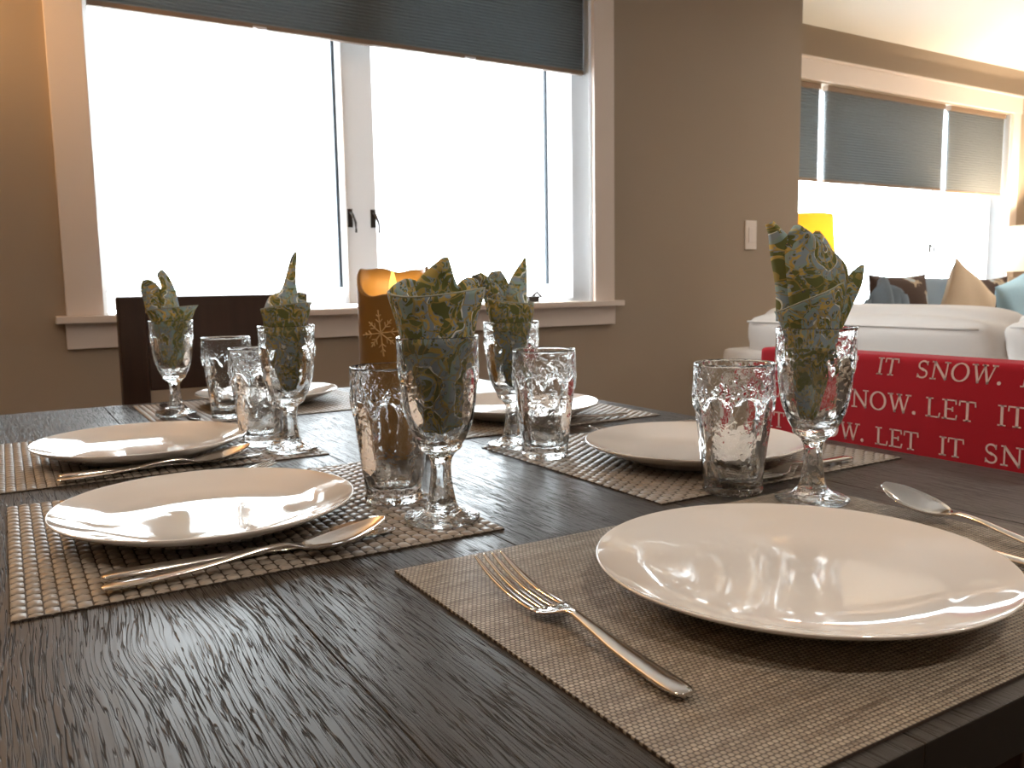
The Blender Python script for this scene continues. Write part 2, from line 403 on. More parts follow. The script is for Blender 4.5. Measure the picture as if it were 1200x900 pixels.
wall_with_hole('wall_back', XL, XC, YD, YD+.2, wx0, wx1, wz0, wz1)
struct('wall_corner', (XC-.2, YD+.2, 0, XC, YL+.2, CH), M['wall'])
lx0, lx1, lz0, lz1 = 3.66, 6.235, TZ+0.02, TZ+1.37
wall_with_hole('wall_far', XC, XR, YL, YL+.2, lx0, lx1, lz0, lz1)
struct('wall_left', (XL-.2, YF, 0, XL, YD+.2, CH), M['wall'])
struct('wall_right', (XR, YF, 0, XR+.2, YL+.2, CH), M['wall'])
struct('wall_front', (XL-.2, YF-.2, 0, XR+.2, YF, CH), M['wall'])
struct('baseboard_back', (XL, YD-.015, 0, XC, YD, .1), M['trim'])
struct('baseboard_far', (XC, YL-.015, 0, XR, YL, .1), M['trim'])

# dining window -------------------------------------------------
win = thing('window_1', None, None, (0, 0, 0)); win['kind'] = S
c = 0.10
box('side_casing', (wx0-c, YD-.02, wz0, wx0, YD, wz1+.09), M['trim'], win, .002)
box('side_casing', (wx1, YD-.02, wz0, wx1+c, YD, wz1+.09), M['trim'], win, .002)
box('head_casing', (wx0-c-.015, YD-.026, wz1, wx1+c+.015, YD, wz1+.11), M['trim'], win, .002)
box('sill', (wx0-c-.03, YD-.05, wz0-.022, wx1+c+.03, YD+.12, wz0), M['trim'], win, .003)
box('apron', (wx0-c-.005, YD-.018, wz0-.098, wx1+c+.005, YD, wz0-.022), M['trim'], win, .002)
yg = 2.95                                            # glass plane
box('jamb', (wx0, YD, wz0, wx0+.012, yg+.03, wz1), M['vinyl_glow'], win)
box('jamb', (wx1-.012, YD, wz0, wx1, yg+.03, wz1), M['vinyl_glow'], win)
def pane_set(win, x0, x1, z0, z1, y, edge_l, edge_r, edge_b):
    g = box('pane', (x0, y-.003, z0, x1, y+.003, z1), M['pane'], win)
    if edge_l: box('gasket', (x0-edge_l, y-.012, z0, x0, y+.004, z1), M['gasket'], win)
    if edge_r: box('gasket', (x1, y-.012, z0, x1+edge_r, y+.004, z1), M['gasket'], win)
    if edge_b: box('gasket', (x0, y-.012, z0-edge_b, x1, y+.004, z0), M['gasket'], win)
gz0 = TZ+.222; gz1 = wz1-.04
pane_set(win, .290, 1.055, gz0, gz1, yg, .003, .010, .003)
pane_set(win, 1.245, 1.953, gz0, gz1, yg, 0, .010, 0)
def sash(x0, x1, z0, z1, y, w0, w1, wb, mt):
    box('sash_stile', (x0-w0, y-.028, z0-wb, x0, y+.02, z1+.04), mt, win)
    box('sash_stile', (x1, y-.028, z0-wb, x1+w1, y+.02, z1+.04), mt, win)
    box('sash_rail', (x0, y-.028, z0-wb, x1, y+.02, z0), mt, win)
sash(.287, 1.066, gz0-.003, gz1, yg, .025, .030, .058, M['vinyl_glow'])
sash(1.245, 1.964, gz0, gz1, yg, .035, .109, .058, M['vinyl_glow'])
box('mullion', (1.080, yg-.035, wz0+.01, 1.194, yg+.02, gz1+.02), M['vinyl_mid'], win, .002)
for hx in (1.092, 1.180):
    h = box('handle_plate', (hx-.009, yg-.041, TZ+.435, hx+.009, yg-.035, TZ+.50), M['steel_dark'], win, .001)
    tube('lever', [(hx, yg-.044, TZ+.49), (hx+.004, yg-.055, TZ+.478), (hx+.010, yg-.066, TZ+.45), (hx+.012, yg-.064, TZ+.415)], .0045, M['steel_dark'], h, 8)
for cx, lab, mt in ((1.85, 'dark', 'steel_dark'), (.395, 'white', 'vinyl')):
    h = box('crank_base', (cx-.025, yg-.075, wz0+.001, cx+.025, yg-.04, wz0+.024), M[mt], win, .004)
    tube('crank_arm', [(cx, yg-.06, wz0+.022), (cx+.012, yg-.075, wz0+.040), (cx+.030, yg-.08, wz0+.020)], .005, M[mt], h, 8)

# living-room window --------------------------------------------
w2 = thing('window_2', None, None, (0, 0, 0)); w2['kind'] = S
box('side_casing', (lx0-.09, YL-.02, lz0, lx0, YL, lz1+.005), M['trim'], w2, .002)
box('side_casing', (lx1, YL-.02, lz0, lx1+.09, YL, lz1+.005), M['trim'], w2, .002)
box('head_casing', (lx0-.10, YL-.024, lz1+.005, lx1+.10, YL, lz1+.115), M['trim'], w2, .002)
box('head_cap', (lx0-.12, YL-.04, lz1+.115, lx1+.12, YL, lz1+.128), M['trim'], w2, .002)
box('sill', (lx0-.11, YL-.05, lz0-.025, lx1+.11, YL+.12, lz0), M['trim'], w2, .003)
box('jamb', (lx0, YL, lz0, lx0+.012, YL+.18, lz1), M['vinyl_glow'], w2)
box('jamb', (lx1-.012, YL, lz0, lx1, YL+.18, lz1), M['vinyl_glow'], w2)
edges = [lx0+.012, 4.39, 5.62, lx1-.012]
for a, b in zip(edges[:-1], edges[1:]):
    box('pane', (a+.03, YL+.15-.003, lz0+.05, b-.03, YL+.153, lz1-.03), M['pane'], w2)
for a in edges:
    box('sash_stile', (a-.03, YL+.12, lz0, a+.03, YL+.17, lz1), M['vinyl_glow'], w2)
box('sash_rail', (lx0, YL+.12, lz0, lx1, YL+.17, lz0+.05), M['vinyl_glow'], w2)
h = box('handle_plate', (5.50, YL+.112, TZ+.40, 5.52, YL+.12, TZ+.46), M['steel_dark'], w2, .001)
tube('lever', [(5.51, YL+.11, TZ+.45), (5.515, YL+.09, TZ+.43), (5.52, YL+.085, TZ+.39)], .006, M['steel_dark'], h, 8)

# pleated shades --------------------------------------------------
def blind(label, x0, x1, y, zb, zt, pitch=.014, tilt=0.0, clips=()):
    t = thing('cellular_shade', label, 'window shade', (x0, y, zb), 0, None)
    W = x1-x0; n = int((zt-zb-.02)/pitch); V = []; F = []
    for side in (-1, 1):
        base = len(V)
        for i in range(2*n+1):
            z = .016+i*pitch/2; d = (.0035 if i % 2 else .009)*side
            V += [(0, d, z), (W, d, z)]
        for i in range(2*n): a = base+2*i; F.append((a, a+1, a+3, a+2) if side < 0 else (a, a+2, a+3, a+1))
    mesh('pleated_fabric', V, F, M['shade'], t, smooth=False)
    box('bottom_rail', (0, -.011, 0, W, .011, .016), M['rail_tan'], t, .003)
    box('head_rail', (0, -.02, zt-zb-.03, W, .02, zt-zb), M['rail_tan'], t, .003)
    for cxx in clips:
        bmobj('clip', boxes_bm([(cxx-.022, -.017, -.001, cxx+.022, -.011, .006), (cxx-.012, -.020, -.004, cxx+.012, -.013, .003)], .0012), M['clip'], t)
    return t
blind('dark grey cellular shade half lowered over the dining window', wx0+.016, wx1-.018, YD+.035, TZ+1.052, wz1, .0115, clips=(.50, 1.27))
blind('narrow grey shade beside the wall corner, leftmost on the far window', 3.69, 4.232, YL+.04, TZ+.808, lz1, .016)
blind('wide grey shade in the middle of the far window', 4.290, 5.478, YL+.04, TZ+.806, lz1, .016, clips=(.34, .87))
blind('grey shade at the right end of the far window beside orange lamp glow', 5.540, 6.205, YL+.04, TZ+.800, lz1, .016, clips=(.35,))

# light switch ----------------------------------------------------
t = thing('light_switch', 'white rocker light switch on the taupe wall near its corner', 'light switch', (2.995, YD, TZ+.433))
box('cover_plate', (-.036, -.006, -.066, .036, 0, .066), M['switch'], t, .002)
bmobj('rocker', boxes_bm([(-.017, -.009, -.034, .017, -.005, .034)], .0015), M['switch'], t)

# snowy ground outside
struct('ground_outside', (-30, YL+.4, -.5, 40, 60, -.4), M['snow'])

# ------------------------------------------------------------------ dining table
tx0, tx1, ty0, ty1, TH = -.047, .947, .216, 1.756, .032
t = thing('dining_table', 'dark wire-brushed wooden dining table set for a meal', 'table', (0, 0, 0))
np_ = 5; pw = (tx1-tx0)/np_
for i in range(np_):
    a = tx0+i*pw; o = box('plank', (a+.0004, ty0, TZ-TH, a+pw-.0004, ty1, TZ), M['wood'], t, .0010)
    o.data.materials.append(M['end_shade'])
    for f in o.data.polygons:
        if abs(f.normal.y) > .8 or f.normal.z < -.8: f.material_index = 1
bmobj('apron', boxes_bm([(tx0+.08, ty0+.09, TZ-.12, tx1-.08, ty0+.112, TZ-TH), (tx0+.08, ty1-.112, TZ-.12, tx1-.08, ty1-.09, TZ-TH),
    (tx0+.08, ty0+.112, TZ-.12, tx0+.102, ty1-.112, TZ-TH), (tx1-.102, ty0+.112, TZ-.12, tx1-.08, ty1-.112, TZ-TH)]), M['chair'], t)
for x in (tx0+.12, tx1-.12):
    for y in (ty0+.13, ty1-.13):
        bm = boxes_bm([(x-.042, y-.042, 0, x+.042, y+.042, TZ-TH)], .004)
        for v in bm.verts:
            k = .7+.3*v.co.z/(TZ-TH); v.co.x = x+(v.co.x-x)*k; v.co.y = y+(v.co.y-y)*k
        bmobj('leg', bm, M['chair'], t)

# ------------------------------------------------------------------ placemats
def basket_mat(label, x0, x1, y0, y1, mesh_from=None):
    th = .0022; pu, pv = .0099, .0138
    t = thing('placemat', label, 'placemat', (x0, y0, TZ+.0002), 0, None)
    W, D = x1-x0, y1-y0; nu = round(W/pu); nv = round(D/pv); pu = W/nu; pv = D/nv
    box('backing', (.0008, .0008, 0, W-.0008, D-.0008, th*.55), M['basket_gap'], t)
    V = []; F = []
    for i in range(nu):
        off = .5 if i % 2 else 0
        for k in range(-1, nv+1):
            a = max(0, (k+off)*pv); b = min(D, (k+off+1)*pv)
            if b-a < pv*.2: continue
            xa, xb = i*pu-.0006, (i+1)*pu-.0008+.0002
            xa = max(0, xa+.0006)
            g = .00055; hh = th*(1+random.uniform(-.08, .15)); s = len(V)
            # pillow-like strap: 3 columns along x, 2 rows bevel along y
            for u, zz in ((0, .35), (.10, .80), (.5, 1.0), (.90, .80), (1, .35)):
                xx = xa+(xb-xa)*u
                V += [(xx, a+g+.0008*abs(2*u-1), th*.3), (xx, a+g+.0014+.0012*abs(2*u-1), hh*zz+th*.1), (xx, b-g-.0014-.0012*abs(2*u-1), hh*zz+th*.1), (xx, b-g-.0008*abs(2*u-1), th*.3)]
            for q in range(4):
                for r in range(3):
                    p = s+q*4+r; F.append((p, p+4, p+5, p+1))
    o = mesh('woven_strips', V, F, M['basket'], t, smooth=True); o['kind'] = 'stuff'
    return t
basket_mat('coarse taupe basket-weave placemat at the left front setting', -.010, .366, .621, .970)
basket_mat('coarse taupe basket-weave placemat running off the left edge of the photo', -.030, .352, 1.043, 1.392)
basket_mat('coarse basket-weave placemat on the right side under the tumbler and goblet', .534, .912, .606, .968)
basket_mat('coarse basket-weave placemat at the back right, with its corner by the table edge', .534, .909, 1.035, 1.390)
basket_mat('pale basket-weave placemat at the far end in front of the wooden chair', .198, .600, 1.412, 1.716)
t = thing('placemat', 'fine-woven beige placemat under the largest front plate', 'placemat', (.239, .227, TZ+.0002))
bm = boxes_bm([(0, 0, 0, .466, .346, .0018)], .0005); bmobj('woven_vinyl', bm, M['fine'], t)
# hem threads along the border
MT = TZ+.0024     # top of placemats

# ------------------------------------------------------------------ plates
def plate_mesh():
    R = .1345
    pr = [(0, .0040), (.03, .0041), (.055, .0046), (.075, .0062), (.090, .0090), (.102, .0125), (.117, .0172), (.1275, .0212), (.1325, .0236), (.1338, .0243), (R, .0240), (.1346, .0232),
          (.1320, .0208), (.120, .0150), (.104, .0088), (.090, .0030), (.082, .0012), (.078, .0), (.0745, .0), (.073, .0012), (.04, .0014), (0, .0014)]
    p = spline([(r, z) for r, z in pr], 4)
    V = []; F = []; n = 128
    p = [(max(r, 1e-5), z) for r, z in p]
    for i, (r, z) in enumerate(p):
        for j in range(n): V.append((r*cos(2*pi*j/n), r*sin(2*pi*j/n), z))
    for i in range(len(p)-1):
        for j in range(n): a = i*n+j; b = i*n+(j+1) % n; F.append((a+n, b+n, b, a))
    return V, F
V, F = plate_mesh()
plate0 = fixnormals(mesh('dinner_plate', V, F, M['china'])); plate0.location = (.4560, .3800, MT); plate0.scale = (1.02, 1.02, 1)
props(plate0, 'largest white dinner plate at the right front, near the fork', 'plate')
for loc, lab in (((.1483, .7846), 'white dinner plate on the left front mat above the spoon and knife'),
                 ((.145, 1.1776), 'white dinner plate second from the front on the left side, reflecting the window'),
                 ((.7057, .7456), 'white dinner plate on the right side behind the front tumbler'),
                 ((.715, 1.165), 'white plate behind the goblet and tumbler in the middle right'),
                 ((.422, 1.600), 'white plate at the far end in front of the wooden chair')):
    p = plate0.copy(); C.objects.link(p); p.scale = (.97, .97, 1); p.location = (*loc, MT); p['label'] = lab

# ------------------------------------------------------------------ glassware
NP = 8
def panel(r, z, th, ztop, drop, zbot, phase=0.0, depth=.0017, n=NP, soft=.0022):
    u = ((th+phase)/(2*pi/n)) % 1.0; u = u*2-1            # -1..1 across one panel
    ang = u*pi/n
    za = ztop-drop*(abs(u)**2.2)
    flat = cos(pi/n)/cos(ang)*1.035
    b = smoothstep((za-z)/soft)*smoothstep((z-zbot)/.004)
    return r*(1-b)+(min(r, r*flat)-depth)*b
def tumbler_mesh():
    H, n = .135, 128
    outer = spline([(.0270, 0), (.0290, .0012), (.0300, .006), (.0315, .02), (.0350, .05), (.0385, .08), (.0404, .098), (.0405, .105), (.0398, .116), (.0396, .126), (.0398, .1325)], 12)
    lip = [(.0394, .1346), (.0388, .1350), (.0381, .1343)]
    inner = spline([(.0376, .131), (.0376, .116), (.0380, .104), (.0372, .092), (.0352, .07), (.0322, .04), (.0300, .024), (.0270, .0165), (.016, .0135), (.00002, .0125)], 6)
    k = len(outer)
    def mod(r, z, th, i):
        if i < k: return panel(r, z, th, .1035, .017, .004, 0.2)
        return r*(1+.006*sin(5*th+z*90)+.005*sin(9*th-z*140))
    base = [(.00002, .0022), (.018, .002), (.0245, .0004)]
    prof = base+outer+lip+inner
    k += 3
    return lathe(prof, n, mod)
def goblet_mesh():
    n = 96
    st = [(.00002, .0012), (.020, .0012), (.0310, .0002), (.0338, .0010), (.0345, .0028), (.0336, .0044), (.030, .0052), (.024, .0066), (.0185, .0090), (.0150, .0130), (.0125, .0200), (.0104, .032), (.0092, .044), (.0094, .053), (.0112, .0590), (.0142, .0625)]
    bowl = [(.0190, .0665), (.0255, .0760), (.0308, .0880), (.0342, .1020), (.0361, .1160), (.0369, .1290), (.0369, .1380), (.0366, .1480), (.0366, .1600), (.0370, .1655)]
    lip = [(.0370, .1674), (.0364, .1680), (.0357, .1672)]
    inner = spline([(.0354, .165), (.0350, .150), (.0350, .135), (.0346, .122), (.0330, .108), (.0300, .094), (.0245, .082), (.0150, .0745), (.00002, .0715)], 6)
    outer = spline(st+bowl, 6); k = len(outer)
    def mod(r, z, th, i):
        if i >= k: return r*(1+.005*sin(5*th+z*80)+.004*sin(11*th-z*120)) if z < .16 else r
        if z < .0055: return r*(1+.008*sin(8*th)) if r > .02 else r
        if z < .064:   # faceted stem
            u = ((th)/(2*pi/6)) % 1.0; ang = (u*2-1)*pi/6; b = smoothstep((z-.009)/.008)*smoothstep((.064-z)/.005)
            return r*(1-b)+r*1.06*cos(pi/6)/cos(ang)*b
        return panel(r, z, th, .1420, .016, .067, 0.25, .0016)
    return lathe(outer+lip+inner, n, mod)
V, F = tumbler_mesh(); tumbler0 = fixnormals(mesh('tumbler', V, F, M['glass'])); tumbler0['category'] = 'glass'
V, F = goblet_mesh(); goblet0 = fixnormals(mesh('goblet', V, F, M['glass'])); goblet0['category'] = 'goblet'
def put(src, first, x, y, lab, rz, s=1.0):
    o = src if first else src.copy()
    if not first: C.objects.link(o)
    o.location = (x, y, MT+.0002); o.rotation_euler = (0, 0, rz); o.scale = (s, s, s); o['label'] = lab; return o
put(tumbler0, True, .624, .602, 'clear tumbler at the right front, between the big plate and the paisley goblet', .15, 1.0)
tumbler0.scale = (1.015, 1.015, .975)
put(tumbler0, False, .325, .772, 'clear tumbler in front of the candle, left of the front goblet', .9)
put(tumbler0, False, .296, 1.165, 'clear tumbler standing behind the goblet of the left second setting', .4, .99)
put(tumbler0, False, .318, 1.455, 'farthest clear tumbler, in front of the wooden chair', .6, 1.0)
put(tumbler0, False, .567, .862, 'clear tumbler at the corner of the right-hand placemat, right of the far goblet', .35, .99)
GOB = {'A': (.658, .531), 'B': (.331, .676), 'C': (.316, 1.092), 'D': (.246, 1.535), 'F': (.570, .944)}
put(goblet0, True, *GOB['B'], 'stemmed goblet in the front centre holding a wide cone of paisley napkin', .3)
put(goblet0, False, *GOB['A'], 'stemmed goblet at the right in front of the red cloth', .62, 1.0)
put(goblet0, False, *GOB['C'], 'stemmed goblet on the left holding a napkin with one long spike', .1, .985)
put(goblet0, False, *GOB['D'], 'farthest stemmed goblet, in front of the wooden chair at left', .5, .97)
put(goblet0, False, *GOB['F'], 'stemmed goblet right of the front centre goblet, behind a tumbler', .8, .985)

# ------------------------------------------------------------------ napkins (local x = picture right, y = away, z = up)
YAW = -.5432
def cone_sheet(prof, th0, th1, top, spiral=.0, n=56, nz=26, wob=.0, axis=(0, 0), seed=0):
    """wrapped cloth; prof(z)->r, top(th)->z of the hem; returns verts, faces, uv"""
    V = []; F = []; U = []
    for i in range(n+1):
        f = i/n; th = th0+(th1-th0)*f; zt = top(th, f); zb = prof.zb
        for j in range(nz+1):
            g = j/nz; z = zb+(zt-zb)*g
            r = prof(z)-spiral*f+wob*sin(3*th+seed+z*60)*g+wob*.7*sin(7*th-z*45+seed)*g
            r = max(r, .0015)
            V.append((axis[0]*g+r*cos(th), axis[1]*g+r*sin(th), z)); U.append((th*.034, z))
    for i in range(n):
        for j in range(nz): a = i*(nz+1)+j; F.append((a, a+nz+1, a+nz+2, a+1))
    return V, F, U
class Prof:
    def __init__(s, pts): s.p = pts; s.zb = pts[0][1]
    def __call__(s, z):
        p = s.p
        if z <= p[0][1]: return p[0][0]
        for (r0, z0), (r1, z1) in zip(p[:-1], p[1:]):
            if z <= z1: return r0+(r1-r0)*smoothstep((z-z0)/(z1-z0))*.5+(r1-r0)*.5*(z-z0)/(z1-z0)
        return p[-1][0]
def leaf(outline_l, outline_r, y0, y1, bulge=.006, fold=.0, n=20, m=10, lean=0.0, uvo=(0, 0)):
    """cloth point between a left and right outline (lists of (x,z) bottom to top)"""
    L = spline(outline_l, 8); Rr = spline(outline_r, 8); V = []; F = []; U = []
    def at(P, f): q = f*(len(P)-1); i = min(int(q), len(P)-2); t = q-i; return [P[i][k]*(1-t)+P[i+1][k]*t for k in (0, 1)]
    for i in range(n+1):
        f = i/n; a = at(L, f); b = at(Rr, f)
        for j in range(m+1):
            u = j/m; x = a[0]*(1-u)+b[0]*u; z = a[1]*(1-u)+b[1]*u
            s = 2*u-1; w_ = abs(b[0]-a[0])
            y = y0+(y1-y0)*f+lean*f*f - bulge*(1-s*s)*min(1, w_/.02) + fold*abs(s)*min(1, w_/.02) + .0012*sin(9*f+5*u)
            V.append((x, y, z)); U.append((x*1.2+uvo[0]+y*.5, z+uvo[1]))
    for i in range(n):
        for j in range(m): a = i*(m+1)+j; F.append((a, a+1, a+m+2, a+m+1))
    return V, F, U
def cloth(name, pieces, mt, parent, th=.0009):
    V = []; F = []; U = []
    for v, f, u in pieces:
        k = len(V); V += v; F += [tuple(i+k for i in q) for q in f]; U += u
    o = mesh(name, V, F, mt, parent, uv=U)
    s = o.modifiers.new('thickness', 'SOLIDIFY'); s.thickness = th; s.offset = 0
    return o
def hem(name, pts, mt, parent, r=.0009): return tube(name, pts, r, mt, parent, 6)
IN = Prof([(.004, .074), (.014, .078), (.0235, .086), (.0285, .096), (.0315, .110), (.0330, .125), (.0338, .140), (.0338, .168)])
def napkin_thing(key, lab, s=1.0):
    x, y = GOB[key]; return thing('napkin', lab, 'napkin', (x, y, MT+.0002), YAW)
P1, P2, P3, P4, P5 = (paisley('paisley_cotton', 0, .0), paisley('paisley_cotton_blue', 2.0, .31, 1.25), paisley('paisley_cotton_gold', 1.1, .57, 1.35), paisley('paisley_cotton_olive', 3.1, .83), paisley('paisley_cotton_pale', 4.0, 1.21, 1.7))
HEMC = mat('hem_thread', (0.34, 0.36, 0.30), 0.9)
def px(key_x, key_base, k):            # picture offsets -> local metres
    return lambda X, Y: ((X-key_x)/k, (key_base-Y)/k)

# B : front centre
t = napkin_thing('B', 'paisley napkin fanned wide as a cup with one folded point, in the front centre goblet')
q = px(518, 613, 1284)
pb = Prof([(.004, .076), (.013, .081), (.0220, .089), (.0270, .099), (.0300, .111), (.0320, .125), (.0330, .150), (.0338, .168), (.0365, .178), (.0440, .207), (.0455, .220)])
def topB(th, f):
    v = .2085+.0016*cos(th*2+1.0)+.0008*cos(th-.1)
    return v-(.0035 if sin(th) < 0 else 0)*abs(sin(th))
outer = cone_sheet(pb, radians(-150), radians(245), topB, .0020, 90, 34, .0006)
cloth('outer_fold', [outer], P1, t)
hp = [(outer[0][i*35+34]) for i in range(0, 91, 2)]; hem('hem', hp, HEMC, t, .0008)
l1 = leaf([q(478, 372), q(486, 348), q(505, 325), q(526, 308.5)], [q(552, 372), q(545, 350), q(538, 330), q(532, 308)], .012, .006, .010)
cloth('folded_point', [l1], P3, t)
l2 = leaf([q(470, 372), q(462, 350), q(468, 339), q(480, 332)], [q(505, 372), q(505, 348), q(496, 336), q(487, 332)], .004, .014, .006)
l3 = leaf([q(528, 372), q(535, 350), q(545, 336), q(553, 331)], [q(566, 372), q(567, 348), q(566, 337), q(562, 333)], .010, .022, .006)
cloth('inner_fold', [l2, l3], P4, t)

# A : right, tall
t = napkin_thing('A', 'tall twisted paisley napkin with several points, in the goblet before the red cloth')
q = px(958, 588, 1202)
pa = Prof([(.0040, .062+.014), (.0085, .084), (.0110, .094), (.0170, .112), (.0215, .135), (.0240, .155), (.0265, .170), (.0310, .186), (.0350, .200)])
def topA(th, f):
    # hem climbs from lower left to upper right across the front
    return .196+.0135*cos(th-radians(-12))
outer = cone_sheet(pa, radians(-185), radians(215), topA, .0035, 90, 40, .0008, seed=1)
outer = ([(x-.004-.0045*max(0, (z-.16))/.03, y, z) for x, y, z in outer[0]], outer[1], outer[2])
cloth('outer_fold', [outer], P2, t); hem('hem', [outer[0][i*41+40] for i in range(0, 91, 2)], HEMC, t, .0008)
a1 = leaf([q(918, 380), q(917, 345), q(908, 300), q(906, 280), q(902, 270)], [q(958, 380), q(962, 345), q(952, 310), q(925, 280), q(911, 266)], .016, .010, .012)
a2 = leaf([q(930, 380), q(925, 340), q(921, 305), q(924, 285), q(932, 272)], [q(984, 380), q(992, 345), q(991, 318), q(962, 290), q(938, 271)], .000, .004, .014, uvo=(.13, .05))
cloth('tall_fold', [a2], P1, t); cloth('left_point', [a1], P3, t)
a3 = leaf([q(955, 380), q(958, 340), q(958, 310), q(960, 285), q(964, 277)], [q(990, 370), q(993, 340), q(989, 318), q(980, 294), q(970, 278)], .018, .022, .006, uvo=(.31, .2))
cloth('rear_point', [a3], P5, t)
a4 = leaf([q(960, 400), q(975, 372), q(986, 345), q(998, 328), q(1012, 317)], [q(978, 405), q(992, 385), q(1003, 360), q(1012, 338), q(1016, 318)], .004, .010, .006, uvo=(.4, .4))
cloth('right_point', [a4], P4, t)

# C : left middle, long spike
t = napkin_thing('C', 'paisley napkin with one long thin spike, in the goblet left of the candle')
q = px(337, 530, 884)
pc = Prof([(.0035, .077), (.0100, .083), (.0160, .097), (.0210, .117), (.0240, .140), (.0275, .165), (.0320, .188), (.0340, .196)])
outer = cone_sheet(pc, radians(-180), radians(205), lambda th, f: .190+.008*cos(th-.3)*.6-.003*sin(th), .003, 80, 34, .0008, seed=2)
outer = ([(x+.000, y, z) for x, y, z in outer[0]], outer[1], outer[2])
cloth('outer_fold', [outer], P4, t); hem('hem', [outer[0][i*35+34] for i in range(0, 81, 2)], HEMC, t, .0009)
s1 = leaf([q(310, 372), q(318, 352), q(332, 345), q(340, 325), q(345, 308), q(350, 300)], [q(358, 372), q(352, 352), q(350, 335), q(351, 322), q(352, 308), q(351.5, 300)], -.004, .004, .006, .004)
cloth('long_spike', [s1], P5, t)
s2 = leaf([q(320, 372), q(322, 350), q(324, 347)], [q(345, 372), q(343, 352), q(338, 345)], .012, .012, .004, uvo=(.2, .6))
s3 = leaf([q(340, 372), q(348, 352), q(350, 346)], [q(361, 372), q(360, 356), q(356, 347)], .010, .012, .004, uvo=(.5, .1))
cloth('inner_fold', [s2, s3], P2, t)

# D : far left
t = napkin_thing('D', 'pale paisley napkin with a flared collar, in the farthest goblet at left')
q = px(208, 488, 676)
pd = Prof([(.0035, .076), (.0100, .085), (.0180, .105), (.0240, .130), (.0290, .155), (.0350, .175), (.0430, .192)])
outer = cone_sheet(pd, radians(-185), radians(200), lambda th, f: .184+.004*cos(th), .003, 80, 30, .001, seed=3)
outer = ([(x*(1.12 if x > 0 and z > .165 else 1.0), y, z) for x, y, z in outer[0]], outer[1], outer[2])
cloth('outer_fold', [outer], P5, t); hem('hem', [outer[0][i*31+30] for i in range(0, 81, 2)], HEMC, t, .0010)
d1 = leaf([q(194, 372), q(196, 350), q(200, 338), q(195, 325), q(200, 319)], [q(222, 372), q(217, 350), q(214, 338), q(208, 326), q(201, 319)], -.002, .004, .006)
d2 = leaf([q(178, 370), q(175, 350), q(174, 338), q(177, 331)], [q(200, 370), q(198, 345), q(190, 333), q(183, 330)], .010, .006, .006)
d3 = leaf([q(182, 368), q(184, 345), q(188, 334)], [q(200, 368), q(198, 342), q(194, 334)], -.008, .0, .005)
cloth('folded_point', [d1], P5, t); cloth('inner_fold', [d2, d3], P2, t)

# F : right of centre
t = napkin_thing('F', 'olive paisley napkin rolled with a short right-hand point, behind the front centre goblet')
q = px(599, 525, 880)
pf = Prof([(.0035, .077), (.0110, .084), (.0150, .100), (.0200, .125), (.0245, .150), (.0295, .175), (.0305, .198)])
outer = cone_sheet(pf, radians(-185), radians(200), lambda th, f: .193+.004*cos(th-2.6), .003, 80, 34, .001, seed=4)
cloth('outer_fold', [outer], P4, t); hem('hem', [outer[0][i*35+34] for i in range(0, 81, 2)], HEMC, t, .0009)
f1 = leaf([q(592, 372), q(594, 350), q(600, 330), q(612, 312), q(616, 307)], [q(622, 372), q(618, 352), q(618, 335), q(618, 318), q(617, 307)], .0, .004, .006, .003)
f2 = leaf([q(572, 372), q(566, 345), q(559, 334), q(554, 327)], [q(600, 370), q(592, 345), q(578, 332), q(566, 323)], .004, -.004, .006, .004, uvo=(.3, .3))
f3 = leaf([q(574, 370), q(572, 345), q(572, 330), q(577, 322)], [q(604, 370), q(600, 345), q(594, 330), q(588, 321)], .010, .012, .008, .003, uvo=(.6, .1))
cloth('folded_point', [f1], P5, t); cloth('inner_fold', [f2, f3], P4, t)

# ------------------------------------------------------------------ cutlery (local: +y towards the head, origin at the handle end)
def ring(cx_, y, z, w, d, th, m=10, slope=0.0):
    """cross section: dish depth d, thickness th"""
    P = []
    for i in range(m+1):
        u = -1+2*i/m; P.append((cx_+w*u, y, z-d*(1-u*u)+th/2*sqrt(max(0, 1-u**4))))
    for i in range(m-1, 0, -1):
        u = -1+2*i/m; P.append((cx_+w*u, y, z-d*(1-u*u)-th/2*sqrt(max(0, 1-u**4))))
    return P
def loft(name, rings, mt, parent, cap0=True, cap1=True):
    n = len(rings[0]); V = [p for r in rings for p in r]; F = []
    for i in range(len(rings)-1):
        for j in range(n): a = i*n+j; b = i*n+(j+1) % n; F.append((a, b, b+n, a+n))
    if cap0: F.append(tuple(reversed(range(n))))
    if cap1: F.append(tuple((len(rings)-1)*n+j for j in range(n)))
    return fixnormals(mesh(name, V, F, mt, parent))
def handle_rings(end=7):
    pts = [(0, .0034, .0005, -.0004, .001), (.0015, .0036, .0052, -.0008, .0022), (.010, .0037, .0078, -.0012, .0026), (.03, .0040, .0076, -.0012, .0026), (.06, .0055, .0064, -.0010, .0028),
           (.09, .0085, .0046, -.0006, .0030), (.115, .0115, .0034, -.0003, .0034), (.132, .0118, .0033, -.0002, .0034)][:end]
    return [ring(0, y, z, w_, d, th) for (y, z, w_, d, th) in spline(pts, 5)]
